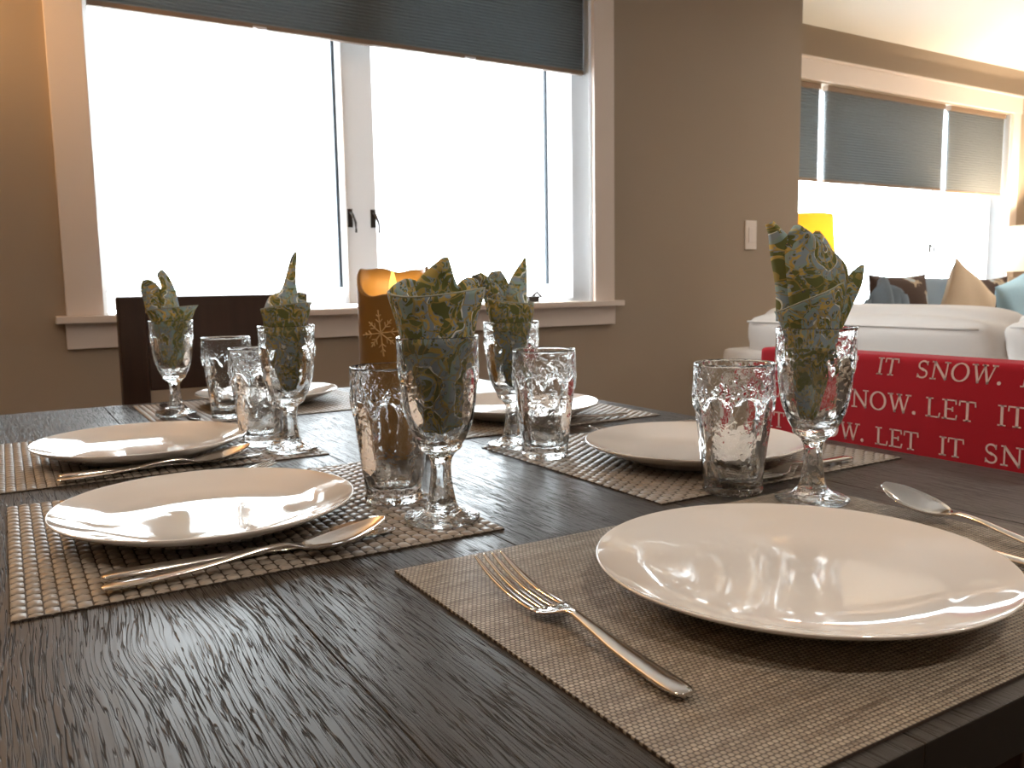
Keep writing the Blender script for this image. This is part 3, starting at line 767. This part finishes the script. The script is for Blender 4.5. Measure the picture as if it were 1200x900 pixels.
def make_spoon(label):
    t = thing('spoon', label, 'spoon'); hr = handle_rings(8)
    loft('handle', hr, M['steel'], t, True, False)
    pts = [(.132, .0118, .0033, -.0002, .0034), (.141, .0100, .0048, .0004, .0026), (.149, .0096, .0110, .0035, .0018), (.160, .0108, .0172, .0062, .0015), (.175, .0130, .0208, .0082, .0014),
           (.190, .0158, .0198, .0080, .0014), (.203, .0188, .0152, .0056, .0014), (.211, .0206, .0094, .0024, .0014), (.2145, .0214, .0042, .0006, .0012), (.2155, .0216, .0008, .0, .0008)]
    loft('bowl', [ring(0, y, z, w_, d, th) for (y, z, w_, d, th) in spline(pts, 5)], M['steel'], t, False, True)
    return t
def make_fork(label):
    t = thing('fork', label, 'fork')
    hr = [ring(0, y, z, w_, d, th) for (y, z, w_, d, th) in spline([(0, .0034, .0005, -.0004, .001), (.0015, .0036, .0052, -.0008, .0022), (.010, .0037, .0078, -.0012, .0026), (.03, .0040, .0076, -.0012, .0026), (.06, .0055, .0064, -.0010, .0028), (.085, .0080, .0046, -.0006, .0030), (.105, .0100, .0034, -.0003, .0034)], 5)]
    loft('handle', hr, M['steel'], t, True, False)
    pts = [(.105, .0100, .0034, -.0003, .0034), (.112, .0098, .0042, .0, .0029), (.120, .0075, .0090, .0010, .0022), (.128, .0054, .0128, .0018, .0020), (.137, .0044, .0136, .0016, .0020)]
    loft('neck', [ring(0, y, z, w_, d, th) for (y, z, w_, d, th) in spline(pts, 5)], M['steel'], t, False, True)
    for i in range(4):
        x0 = (-1.5+i)*.0073
        tp = [(.135, .0044-.0010*(1.5-abs(-1.5+i))*.6, .0028, 0, .0020), (.152, .0040, .0031, 0, .0020), (.176, .0054, .0029, 0, .0019), (.200, .0098, .0025, 0, .0017), (.219, .0152, .0014, 0, .0013), (.2215, .0160, .0006, 0, .0008)]
        loft('tine', [ring(x0*(1-.02*k/10), y, z, w_, d, th, 4) for k, (y, z, w_, d, th) in enumerate(spline(tp, 4))], M['steel'], t)
    return t
def make_knife(label):
    t = thing('knife', label, 'knife')
    pts = [(0, .0040, .0010, 0, .002), (.002, .0042, .0070, 0, .0050), (.012, .0045, .0088, 0, .0062), (.04, .0045, .0082, 0, .0060), (.08, .0042, .0066, 0, .0056), (.112, .0040, .0062, 0, .0050), (.118, .0040, .0058, 0, .0040)]
    loft('handle', [ring(0, y, z, w_, d, th) for (y, z, w_, d, th) in spline(pts, 5)], M['steel'], t, True, False)
    bp = [(.118, .0040, .0058, .002, .0040), (.124, .0035, .0066, 0, .0022), (.14, .0030, .0088, 0, .0016), (.19, .0028, .0098, 0, .0014), (.215, .0028, .0088, 0, .0012), (.229, .0028, .0050, 0, .0010), (.233, .0028, .0008, 0, .0008)]
    loft('blade', [ring(-.0, y, z, w_, 0, th) for (y, z, w_, d, th) in spline(bp, 5)], M['steel'], t, False, True)
    return t
def aim(o, tail, head):
    o.location = (tail[0], tail[1], MT+.0006); o.rotation_euler = (0, 0, atan2(head[1]-tail[1], head[0]-tail[0])-pi/2); return o
f0 = aim(make_fork('fork lying alone on the fine front placemat, left of the big plate'), (.2825, .3005), (.2925, .53))
s0 = aim(make_spoon('spoon with its bowl up on the left front placemat, before the knife'), (.045, .6400), (.262, .641))
k0 = aim(make_knife('knife at the left front plate, behind the nearest spoon'), (.047, .6620), (.275, .664))
aim(dup(f0, label='fork mostly hidden behind the left front plate, tips showing'), (.035, .935), (.255, .957))
aim(dup(s0, label='spoon on the second left placemat, in front of its plate'), (.038, 1.0500), (.25, 1.052))
aim(dup(k0, label='knife on the second left placemat, its tip showing past the spoon'), (.040, 1.068), (.268, 1.075))
aim(dup(s0, label='spoon behind the big front plate, bowl facing up near the right edge'), (.655, .270), (.699, .481))
aim(dup(k0, label='knife at the right edge of the photo, between big plate and spoon'), (.616, .230), (.634, .462))
aim(dup(f0, label='fork on the near side of the right-hand plate, handle end showing by the goblet stem'), (.842, .627), (.622, .617))
aim(dup(s0, label='spoon left of the right-hand plate, bowl in dark shadow'), (.882, .932), (.667, .903))
aim(dup(k0, label='knife between the right-hand plate and the placemat behind'), (.880, .915), (.650, .895))
aim(dup(f0, label='fork beside the plate behind the middle right tumbler'), (.850, 1.050), (.632, 1.052))
aim(dup(s0, label='dark-looking spoon at the far goblet foot, in front of the wooden chair'), (.245, 1.665), (.222, 1.452))
aim(dup(k0, label='knife next to the far spoon, in front of the wooden chair'), (.270, 1.670), (.262, 1.440))

# ------------------------------------------------------------------ candle
cx_, cy_ = .434, 1.010
t = thing('pillar_candle', 'wide amber pillar candle with a glowing top and embossed snowflake', 'candle', (cx_, cy_, TZ+.0005), YAW)
R0, n = .0465, 96
def rim(th):          # low towards the viewer, high at the back and sides
    f = smoothstep((sin(th)+.95)/1.1); return .2030+.0345*f+.0022*sin(3*th+.6)+.0012*sin(7*th)
rows = [0, .002, .01, .04, .08, .12, .15, .17, .185]; V = []; F = []
def ringv(rf, zf): 
    for j in range(n):
        th = 2*pi*j/n; r = rf(th); V.append((r*cos(th), r*sin(th), zf(th)))
prof = [(.0448, 0), (R0, .003)]+[(R0, z) for z in (.02, .05, .08, .11, .14, .165, .185, .20)]
for r, z in prof: ringv(lambda th, r=r, z=z: r*(1+.004*sin(2*th+z*20)), lambda th, z=z: z)
for k in (.5, .9): ringv(lambda th: R0*(1+.004*sin(2*th+4)), lambda th, k=k: .20+(rim(th)-.20)*k)
ringv(lambda th: R0-.0022, lambda th: rim(th)+.0004)
ringv(lambda th: R0-.0050, lambda th: rim(th)-.0010)
ringv(lambda th: R0-.0075, lambda th: .20+(rim(th)-.20)*.6)
ringv(lambda th: R0-.0095, lambda th: .1975)
ringv(lambda th: R0-.016, lambda th: .1950)
ringv(lambda th: .006, lambda th: .1945)
k = len(V)//n
for i in range(k-1):
    for j in range(n): a = i*n+j; b = i*n+(j+1) % n; F.append((a, b, b+n, a+n))
F.append(tuple(reversed(range(n)))); F.append(tuple((k-1)*n+j for j in range(n)))
fixnormals(mesh('wax_body', V, F, M['wax'], t))
fl = spline([(.0002, .196), (.0030, .203), (.0052, .212), (.0046, .221), (.0024, .231), (.0003, .238)], 5)
v, f = lathe(fl, 20); fo = fixnormals(mesh('flame', [(x*1.0, y*.45-.004, z) for x, y, z in v], f, M['flame'], t))
box('wick', (-.0008, -.005, .1930, .0008, -.0035, .200), M['steel_dark'], t)
lp = point('candle_glow', (0, 0, 0), .13, (1.0, .70, .30), .006); lp.parent = t; lp.location = (0, .010, .2190)
# embossed snowflake wrapped on the wax
V = []; F = []
def onwax(u, z, h): 
    th = -pi/2-.25+u/R0; return ((R0+h)*cos(th), (R0+h)*sin(th), z)
def stroke_wax(u0, z0, u1, z1, w_):
    L = sqrt((u1-u0)**2+(z1-z0)**2); nx, nz = -(z1-z0)/L*w_, (u1-u0)/L*w_; m = 4
    for i in range(m+1):
        f = i/m; u = u0+(u1-u0)*f; z = z0+(z1-z0)*f
        V.extend([onwax(u-nx, z-nz, -.0002), onwax(u, z, .0012), onwax(u+nx, z+nz, -.0002)])
    b = len(V)-3*(m+1)
    for i in range(m):
        for j in range(2): a = b+i*3+j; F.append((a, a+1, a+4, a+3))
for i in range(8):
    a = i*pi/4+.1; uc, zc = .0, .158; L = .029 if i % 2 == 0 else .022
    stroke_wax(uc, zc, uc+L*cos(a), zc+L*sin(a), .0011)
    for fr in (.45, .7):
        for sg in (-1, 1):
            b = a+sg*.8; ll = .0085*(1.2-fr)
            stroke_wax(uc+L*fr*cos(a), zc+L*fr*sin(a), uc+L*fr*cos(a)+ll*cos(b), zc+L*fr*sin(a)+ll*sin(b), .0009)
for i in range(14):
    a = random.uniform(0, 6.28); r = random.uniform(.03, .055); u = r*cos(a); z = .15+r*sin(a)*1.2
    if .02 < z < .19: stroke_wax(u-.0012, z, u+.0012, z+.0002, .0011)
o = mesh('snowflake_relief', V, F, M['candle_white'], t, smooth=False); o['kind'] = 'stuff'

# ------------------------------------------------------------------ chairs
def chair(label, loc, rz, W=.42, top=.966, cover=False, name='dining_chair'):
    """faces local -y; backrest at y=0"""
    t = thing(name, label, 'chair', loc, rz)
    h = W/2
    for s in (-1, 1):
        bm = boxes_bm([(s*h-(.057 if s > 0 else 0), -.018, 0, s*h+(0 if s > 0 else .057), .018, top)], .004)
        for v in bm.verts:
            if v.co.z < .42: v.co.y += .04*(1-v.co.z/.42)
        bmobj('back_post', bm, M['chair'], t)
        bmobj('front_leg', boxes_bm([(s*h-(.045 if s > 0 else 0), -.43, 0, s*h+(0 if s > 0 else .045), -.385, .42)], .003), M['chair'], t)
    box('backrest_panel', (-h+.057, -.012, TZ-.004, h-.057, .010, top-.001), M['chair'], t, .003)
    box('lower_rail', (-h+.057, -.010, .54, h-.057, .008, .58), M['chair'], t, .003)
    box('seat', (-h+.0, -.44, .42, h-.0, -.02, .455), M['chair'], t, .008)
    box('stretcher', (-h+.045, -.42, .20, h-.045, -.40, .225), M['chair'], t, .002)
    return t
chair('dark wooden dining chair with a solid back at the far end of the table', (.425, 2.02, 0), 0)
# chair on the right, its back hooded by the red printed cloth
t = chair('dark wooden chair on the right side, its back hidden under red cloth', (1.135, .765, 0), pi/2*-1, W=.40, top=.840)
t.rotation_euler = (0, 0, -pi/2)
cy0, cy1 = .524, 1.004                      # along y
t = thing('chair_cover', 'red cloth chair cover printed LET IT SNOW in white letters', 'chair cover', (1.10, 0, TZ))
bm = boxes_bm([(0, cy0, -.24, .070, cy1, .104)], .010, 3)
bmobj('cloth', bm, M['red'], t, True)
# letters on the table-facing side (local x slightly < 0); text runs towards -y
def glyph(ch):
    q = []
    def st(p, r, w_=.10):
        (x0, y0), (x1, y1) = p, r; L = sqrt((x1-x0)**2+(y1-y0)**2); nx, ny = -(y1-y0)/L*w_/2, (x1-x0)/L*w_/2
        q.append([(x0-nx, y0-ny), (x1-nx, y1-ny), (x1+nx, y1+ny), (x0+nx, y0+ny)])
    def arc(cx, cy, rx, ry, a0, a1, n=16, wt=lambda a: .1):
        for i in range(n):
            A = a0+(a1-a0)*i/n; B = a0+(a1-a0)*(i+1)/n; wa, wb = wt(A)/2, wt(B)/2
            q.append([(cx+(rx-wa)*cos(A), cy+(ry-wa)*sin(A)), (cx+(rx+wa)*cos(A), cy+(ry+wa)*sin(A)), (cx+(rx+wb)*cos(B), cy+(ry+wb)*sin(B)), (cx+(rx-wb)*cos(B), cy+(ry-wb)*sin(B))])
    T, s = .13, .07
    if ch == 'I': st((.22, 0), (.22, 1), T); st((.03, s/2), (.41, s/2), s); st((.03, 1-s/2), (.41, 1-s/2), s); w_ = .44
    elif ch == 'L': st((.22, 0), (.22, 1), T); st((.03, s/2), (.76, s/2), s); st((.03, 1-s/2), (.42, 1-s/2), s); st((.73, 0), (.78, .26), s); w_ = .82
    elif ch == 'E':
        st((.22, 0), (.22, 1), T); st((.03, s/2), (.76, s/2), s); st((.03, 1-s/2), (.74, 1-s/2), s); st((.22, .52), (.58, .52), s)
        st((.74, 0), (.79, .25), s); st((.72, 1), (.75, .77), s); st((.57, .40), (.57, .64), s); w_ = .84
    elif ch == 'T': st((.43, 0), (.43, 1), T); st((.24, s/2), (.62, s/2), s); st((.03, 1-s/2), (.83, 1-s/2), s); st((.05, 1), (.03, .74), s); st((.81, 1), (.83, .74), s); w_ = .88
    elif ch == 'N': st((.20, 0), (.20, 1), .08); st((.92, 0), (.92, 1), .08); st((.18, .98), (.94, .02), T); st((.03, s/2), (.38, s/2), s); st((.03, 1-s/2), (.26, 1-s/2), s); st((.74, 1-s/2), (1.08, 1-s/2), s); w_ = 1.12
    elif ch == 'O': arc(.50, .5, .43, .475, 0, 2*pi, 26, lambda a: .065+.07*abs(cos(a))); w_ = 1.02
    elif ch == 'S':
        arc(.36, .735, .245, .225, radians(20), radians(250), 14, lambda a: .09)
        arc(.36, .265, .265, .225, radians(70), radians(-165), 14, lambda a: .09)
        st((.275, .545), (.45, .455), .13); st((.60, .97), (.59, .74), .06); st((.10, .03), (.10, .26), .06); w_ = .76
    elif ch == 'W': st((.16, 1), (.44, .0), .12); st((.42, .0), (.70, 1), .075); st((.66, 1), (.95, 0), .12); st((.93, 0), (1.21, 1), .075); st((.0, 1-s/2), (.32, 1-s/2), s); st((.52, 1-s/2), (.84, 1-s/2), s); st((1.05, 1-s/2), (1.36, 1-s/2), s); w_ = 1.36
    elif ch == '.': arc(.12, .09, .05, .05, 0, 2*pi, 12, lambda a: .10); w_ = .26
    else: w_ = .3
    return q, w_
def text_row(name, z, starts, cap, slant):
    for wd, ys in starts:
        pen = 0
        for ch in wd:
            q, w_ = glyph(ch); V = []; F = []
            if ys-pen*cap <= cy1-.008 and ys-(pen+w_)*cap >= cy0+.008:
                for poly in q:
                    b = len(V)
                    for (gx, gz) in poly: V.append((-.0003, ys-(pen+gx+slant*gz)*cap, z+gz*cap))
                    F.append((b, b+3, b+2, b+1))
                o = mesh(name, V, F, M['red_print'], t, smooth=False)
                md = o.modifiers.new('thickness', 'SOLIDIFY'); md.thickness = .0002; md.offset = 0
            pen += w_+.05
P = .306
def starts(let): 
    r = []
    for k in (-2, -1, 0, 1, 2):
        b = let-k*P; r += [('LET', b), ('IT', b-.1), ('SNOW.', b-.163)]
    return r
text_row('letter', .0755, starts(.879), .0255, .16)
text_row('letter', .0225, starts(.699), .0275, 0)
text_row('letter', -.0290, starts(.777), .0265, 0)
text_row('letter', -.0815, starts(.84), .0265, 0)
text_row('letter', -.1340, starts(.72), .0265, 0)

# ------------------------------------------------------------------ sofa
def cushion_bm(W, D, H, puff=.03, pinch=.3, n=14, wrinkle=.004, seed=0):
    """rounded, puffed box centred on the origin"""
    bm = bmesh.new(); bmesh.ops.create_cube(bm, size=2)
    bmesh.ops.subdivide_edges(bm, edges=list(bm.edges), cuts=n, use_grid_fill=True)
    for v in bm.verts:
        x, y, z = v.co
        e = 7
        L = (abs(x)**e+abs(y)**e+abs(z)**e)**(1/e); s = 1/L
        X, Y, Z = x*s, y*s, z*s
        px_, py_, pz_ = (1-X*X), (1-Y*Y), (1-Z*Z)
        bx = W/2*X+puff*.3*X*py_*pz_; by = D/2*Y+puff*Y*px_*pz_; bz = H/2*Z+puff*.5*Z*px_*py_
        wr = wrinkle*(sin(X*7+Z*5+seed)+.6*sin(Z*13-X*9+seed*2))
        v.co = (bx, by+wr*Y, bz+wr*Z)
    return bm
def pillow_bm(S, T_, n=16, seed=0, crease=.006):
    bm = bmesh.new(); bmesh.ops.create_cube(bm, size=2); bmesh.ops.subdivide_edges(bm, edges=list(bm.edges), cuts=n, use_grid_fill=True)
    for v in bm.verts:
        x, y, z = v.co
        k = ((1-min(1, abs(x))**2.6)*(1-min(1, abs(z))**2.6))**.45
        pin = 1-.07*(1-abs(z)**2)*abs(x)**3
        pin2 = 1-.07*(1-abs(x)**2)*abs(z)**3
        v.co = (x*S/2*pin, y*T_/2*max(k, .06)+crease*sin(5*x+4*z+seed)*k, z*S/2*pin2)
    return bm
sofa = thing('sofa', 'long cream fabric sofa seen from behind, beyond the table', 'sofa', (2.6, 1.3, 0), 0)
# back frame along y, seat towards +x
bmobj('back_frame', boxes_bm([(0, -1.15, .10, .16, 1.285, .700)], .03, 3), M['sofa'], sofa, True)
bmobj('base', boxes_bm([(.16, -1.13, .10, .95, 1.265, .30)], .02, 2), M['sofa'], sofa, True)
for yy in (1.29-.17, -1.15): bmobj('arm', boxes_bm([(.10, yy, .10, .96, yy+.17, .62)], .05, 4), M['sofa'], sofa, True)
for k in range(3):
    bm = cushion_bm(.68, .66, .17, .02, seed=k)
    o = bmobj('seat_cushion', bm, M['sofa'], sofa, True); o.location = (.58, .76-.695*k, .38)
for (yc, W, zc, sd) in ((.648, 1.03, .735, 1.0), (-.305, .84, .745, 2.5), (-.94, .40, .745, 3)):
    bm = cushion_bm(.24, W, .275, .020, wrinkle=.005, seed=sd, n=18)
    o = bmobj('back_cushion', bm, M['sofa'], sofa, True); o.location = (.13, yc, zc-.005); o.rotation_euler = (0, -.30, 0)
    hw, hd = W/2*.985, .12*.97
    pts = [(-hd*.99-.001, yy, .128) for yy in [-hw*.93+i*(hw*1.86)/14 for i in range(15)]]
    tube('piping', pts, .004, M['sofa'], o, 6)
for x in (.06, .88):
    for y in (-1.08, 1.2): bmobj('foot', boxes_bm([(x-.03, y-.03, 0, x+.03, y+.03, .10)], .004), M['chair'], sofa)

sofa2 = thing('sofa', 'cream sofa against the far window, heaped with cushions', 'sofa', (3.62, 1.95, 0), 0)
bmobj('back_frame', boxes_bm([(0, .80, .10, 1.90, .93, .80)], .03, 3), M['sofa'], sofa2, True)
bmobj('base', boxes_bm([(0, 0, .10, 1.90, .80, .30)], .02, 2), M['sofa'], sofa2, True)
bmobj('arm', boxes_bm([(1.75, 0, .10, 1.90, .90, .60)], .05, 4), M['sofa'], sofa2, True)
for k in range(2):
    o = bmobj('seat_cushion', cushion_bm(.86, .74, .20, .02, seed=4+k), M['sofa'], sofa2, True); o.location = (.435+.87*k, .40, .40)
for x in (.08, 1.82):
    for y in (.07, .85): bmobj('foot', boxes_bm([(x-.03, y-.03, 0, x+.03, y+.03, .10)], .004), M['chair'], sofa2)
def pillow(label, m_, x, y, z, S_, T_, ry, rx, rz, seed, name='throw_pillow', cat='pillow'):
    o = bmobj(name, pillow_bm(S_, T_, seed=seed), M[m_], None, True); o.location = (x, y, z); o.rotation_euler = (rx, ry, rz)
    return props(o, label, cat)
pillow('brown floral throw pillow leaning on the far sofa, left in the heap', 'floral', 3.88, 2.62, .775, .46, .12, .0, -.10, .0, 1)
pillow('slate throw pillow peeping between the brown floral and the beige pillows', 'slate', 4.27, 2.66, .765, .46, .07, .0, -.05, 0, 6)
pillow('beige throw pillow standing on its corner in the heap', 'beige', 4.02, 2.36, .805, .40, .13, .50, -.08, .0, 2)
pillow('brown throw pillow right of the beige one', 'floral', 4.62, 2.60, .765, .44, .11, .0, -.10, .0, 5)
pillow('pale blue throw pillow at the right of the heap', 'skyblue', 4.54, 2.36, .800, .40, .13, -.30, -.08, .0, 3)
pillow('tan throw pillow at the far right of the heap', 'tan_cloth', 5.08, 2.60, .765, .44, .11, .0, -.10, .0, 4)
# crumpled throw: a draped sheet with folds over the pillow at left
V = []; F = []; n = 30; m = 24
for i in range(n+1):
    for j in range(m+1):
        u = i/n; v_ = j/m
        x = 3.00+.50*u; 
        z = .505+(.47*smoothstep(v_/.7))*(.55+.45*sin(pi*min(1, .15+u*.9)))+.02*sin(9*u+5*v_)+.012*sin(17*u-6*v_)
        y = 2.13+.17*v_+.035*sin(11*u+3*v_)+.02*sin(23*u-5*v_)
        if v_ > .7: z -= (v_-.7)*1.0
        V.append((x, y, z))
for i in range(n):
    for j in range(m): a = i*(m+1)+j; F.append((a, a+m+1, a+m+2, a+1))
o = mesh('throw_blanket', V, F, M['slate']); s = o.modifiers.new('thickness', 'SOLIDIFY'); s.thickness = .012
props(o, 'slate blue throw blanket crumpled in a heap left of the floral pillow', 'blanket')

# ------------------------------------------------------------------ lamps in the living room
def lamp(label, x, y, ztop, rb, rt, hs, shade_mat, energy, col):
    t = thing('table_lamp', label, 'lamp', (x, y, .60))
    zt = ztop-.60
    v, f = lathe(spline([(.07, 0), (.075, .01), (.03, .03), (.05, .09), (.065, .16), (.04, .23), (.012, .27), (.010, zt-hs*.55)], 4), 24)
    fixnormals(mesh('base', v, f, M['brass'], t))
    V = []; F = []; n = 40
    for z, r in ((zt-hs, rb), (zt, rt)):
        for j in range(n): V.append((r*cos(2*pi*j/n), r*sin(2*pi*j/n), z))
    for j in range(n): F.append((j, (j+1) % n, n+(j+1) % n, n+j))
    o = mesh('lamp_shade', V, F, shade_mat, t); s = o.modifiers.new('thickness', 'SOLIDIFY'); s.thickness = .002
    v, f = lathe(spline([(.002, zt-hs*.62), (.022, zt-hs*.5), (.030, zt-hs*.38), (.018, zt-hs*.25), (.001, zt-hs*.2)], 4), 16)
    fixnormals(mesh('bulb', v, f, M['bulb'], t))
    l = point('lamp_light', (0, 0, 0), energy, col, .04); l.parent = t; l.location = (.055, 0, zt-hs*.40)
    tb = thing('side_table', label.split(' lamp')[0]+' lamp stands on this small dark side table', 'side table', (x, y, 0))
    tb['label'] = 'small dark side table under the '+label.split(' lamp')[0]+' lamp'
    bmobj('top', boxes_bm([(-.2, -.2, .57, .2, .2, .60)], .004), M['chair'], tb)
    for sx in (-.16, .16):
        for sy in (-.16, .16): bmobj('leg', boxes_bm([(sx-.02, sy-.02, 0, sx+.02, sy+.02, .57)], .003), M['chair'], tb)
    return t
lamp('amber shaded lamp by the far window at the wall corner', 3.70, 3.12, TZ+.568, .195, .175, .27, M['lamp_yellow'], 7, (1, .82, .50))
lamp('white shaded lamp glowing at the right end of the far window', 5.98, 3.02, TZ+.560, .26, .20, .30, M['lamp_white'], 115, (1, .80, .58))
# floor lamp at the left of the dining window (outside the frame, warms that wall)
t = thing('floor_lamp', 'floor lamp with a warm bulb beside the dining window', 'floor lamp', (-.62, 2.42, 0))
v, f = lathe([(.14, 0), (.14, .02), (.012, .03), (.012, 1.72), (.05, 1.74), (.15, 1.84)], 32); fixnormals(mesh('stand', v[:-64]+v[-64:], f, M['brass'], t))
l = point('floor_lamp_light', (0, 0, 0), 26, (1, .58, .25), .06); l.parent = t; l.location = (0, 0, 1.93)
# ceiling fittings added out of view as warm fill light
for (x, y, e, lb) in ((.5, -.6, 9, 'behind the near end of the table'), (-.9, .6, 5, 'over the left side of the dining room'), (4.6, 1.6, 22, 'in front of the far window'), (2.0, -.9, 7, 'between dining and living room'), (5.6, .2, 14, 'deepest in the living room')):
    t = thing('added_ceiling_light', 'added unseen warm ceiling light '+lb, 'ceiling light', (x, y, CH), 0, 'added ceiling lights')
    v, f = lathe([(.085, -.004), (.085, 0), (.055, 0), (.055, -.004)], 24); mesh('trim_ring', v, f[:-2], M['trim'], t)
    v, f = lathe([(.052, -.003), (.052, -.001)], 24); mesh('lens', v, f, M['bulb'], t)
    ld = bpy.data.lights.new('added_downlight', 'AREA'); ld.shape = 'DISK'; ld.size = .12; ld.energy = e; ld.color = (1, .86, .72)
    o = bpy.data.objects.new('added_downlight', ld); link(o, t); o.location = (0, 0, -.02)
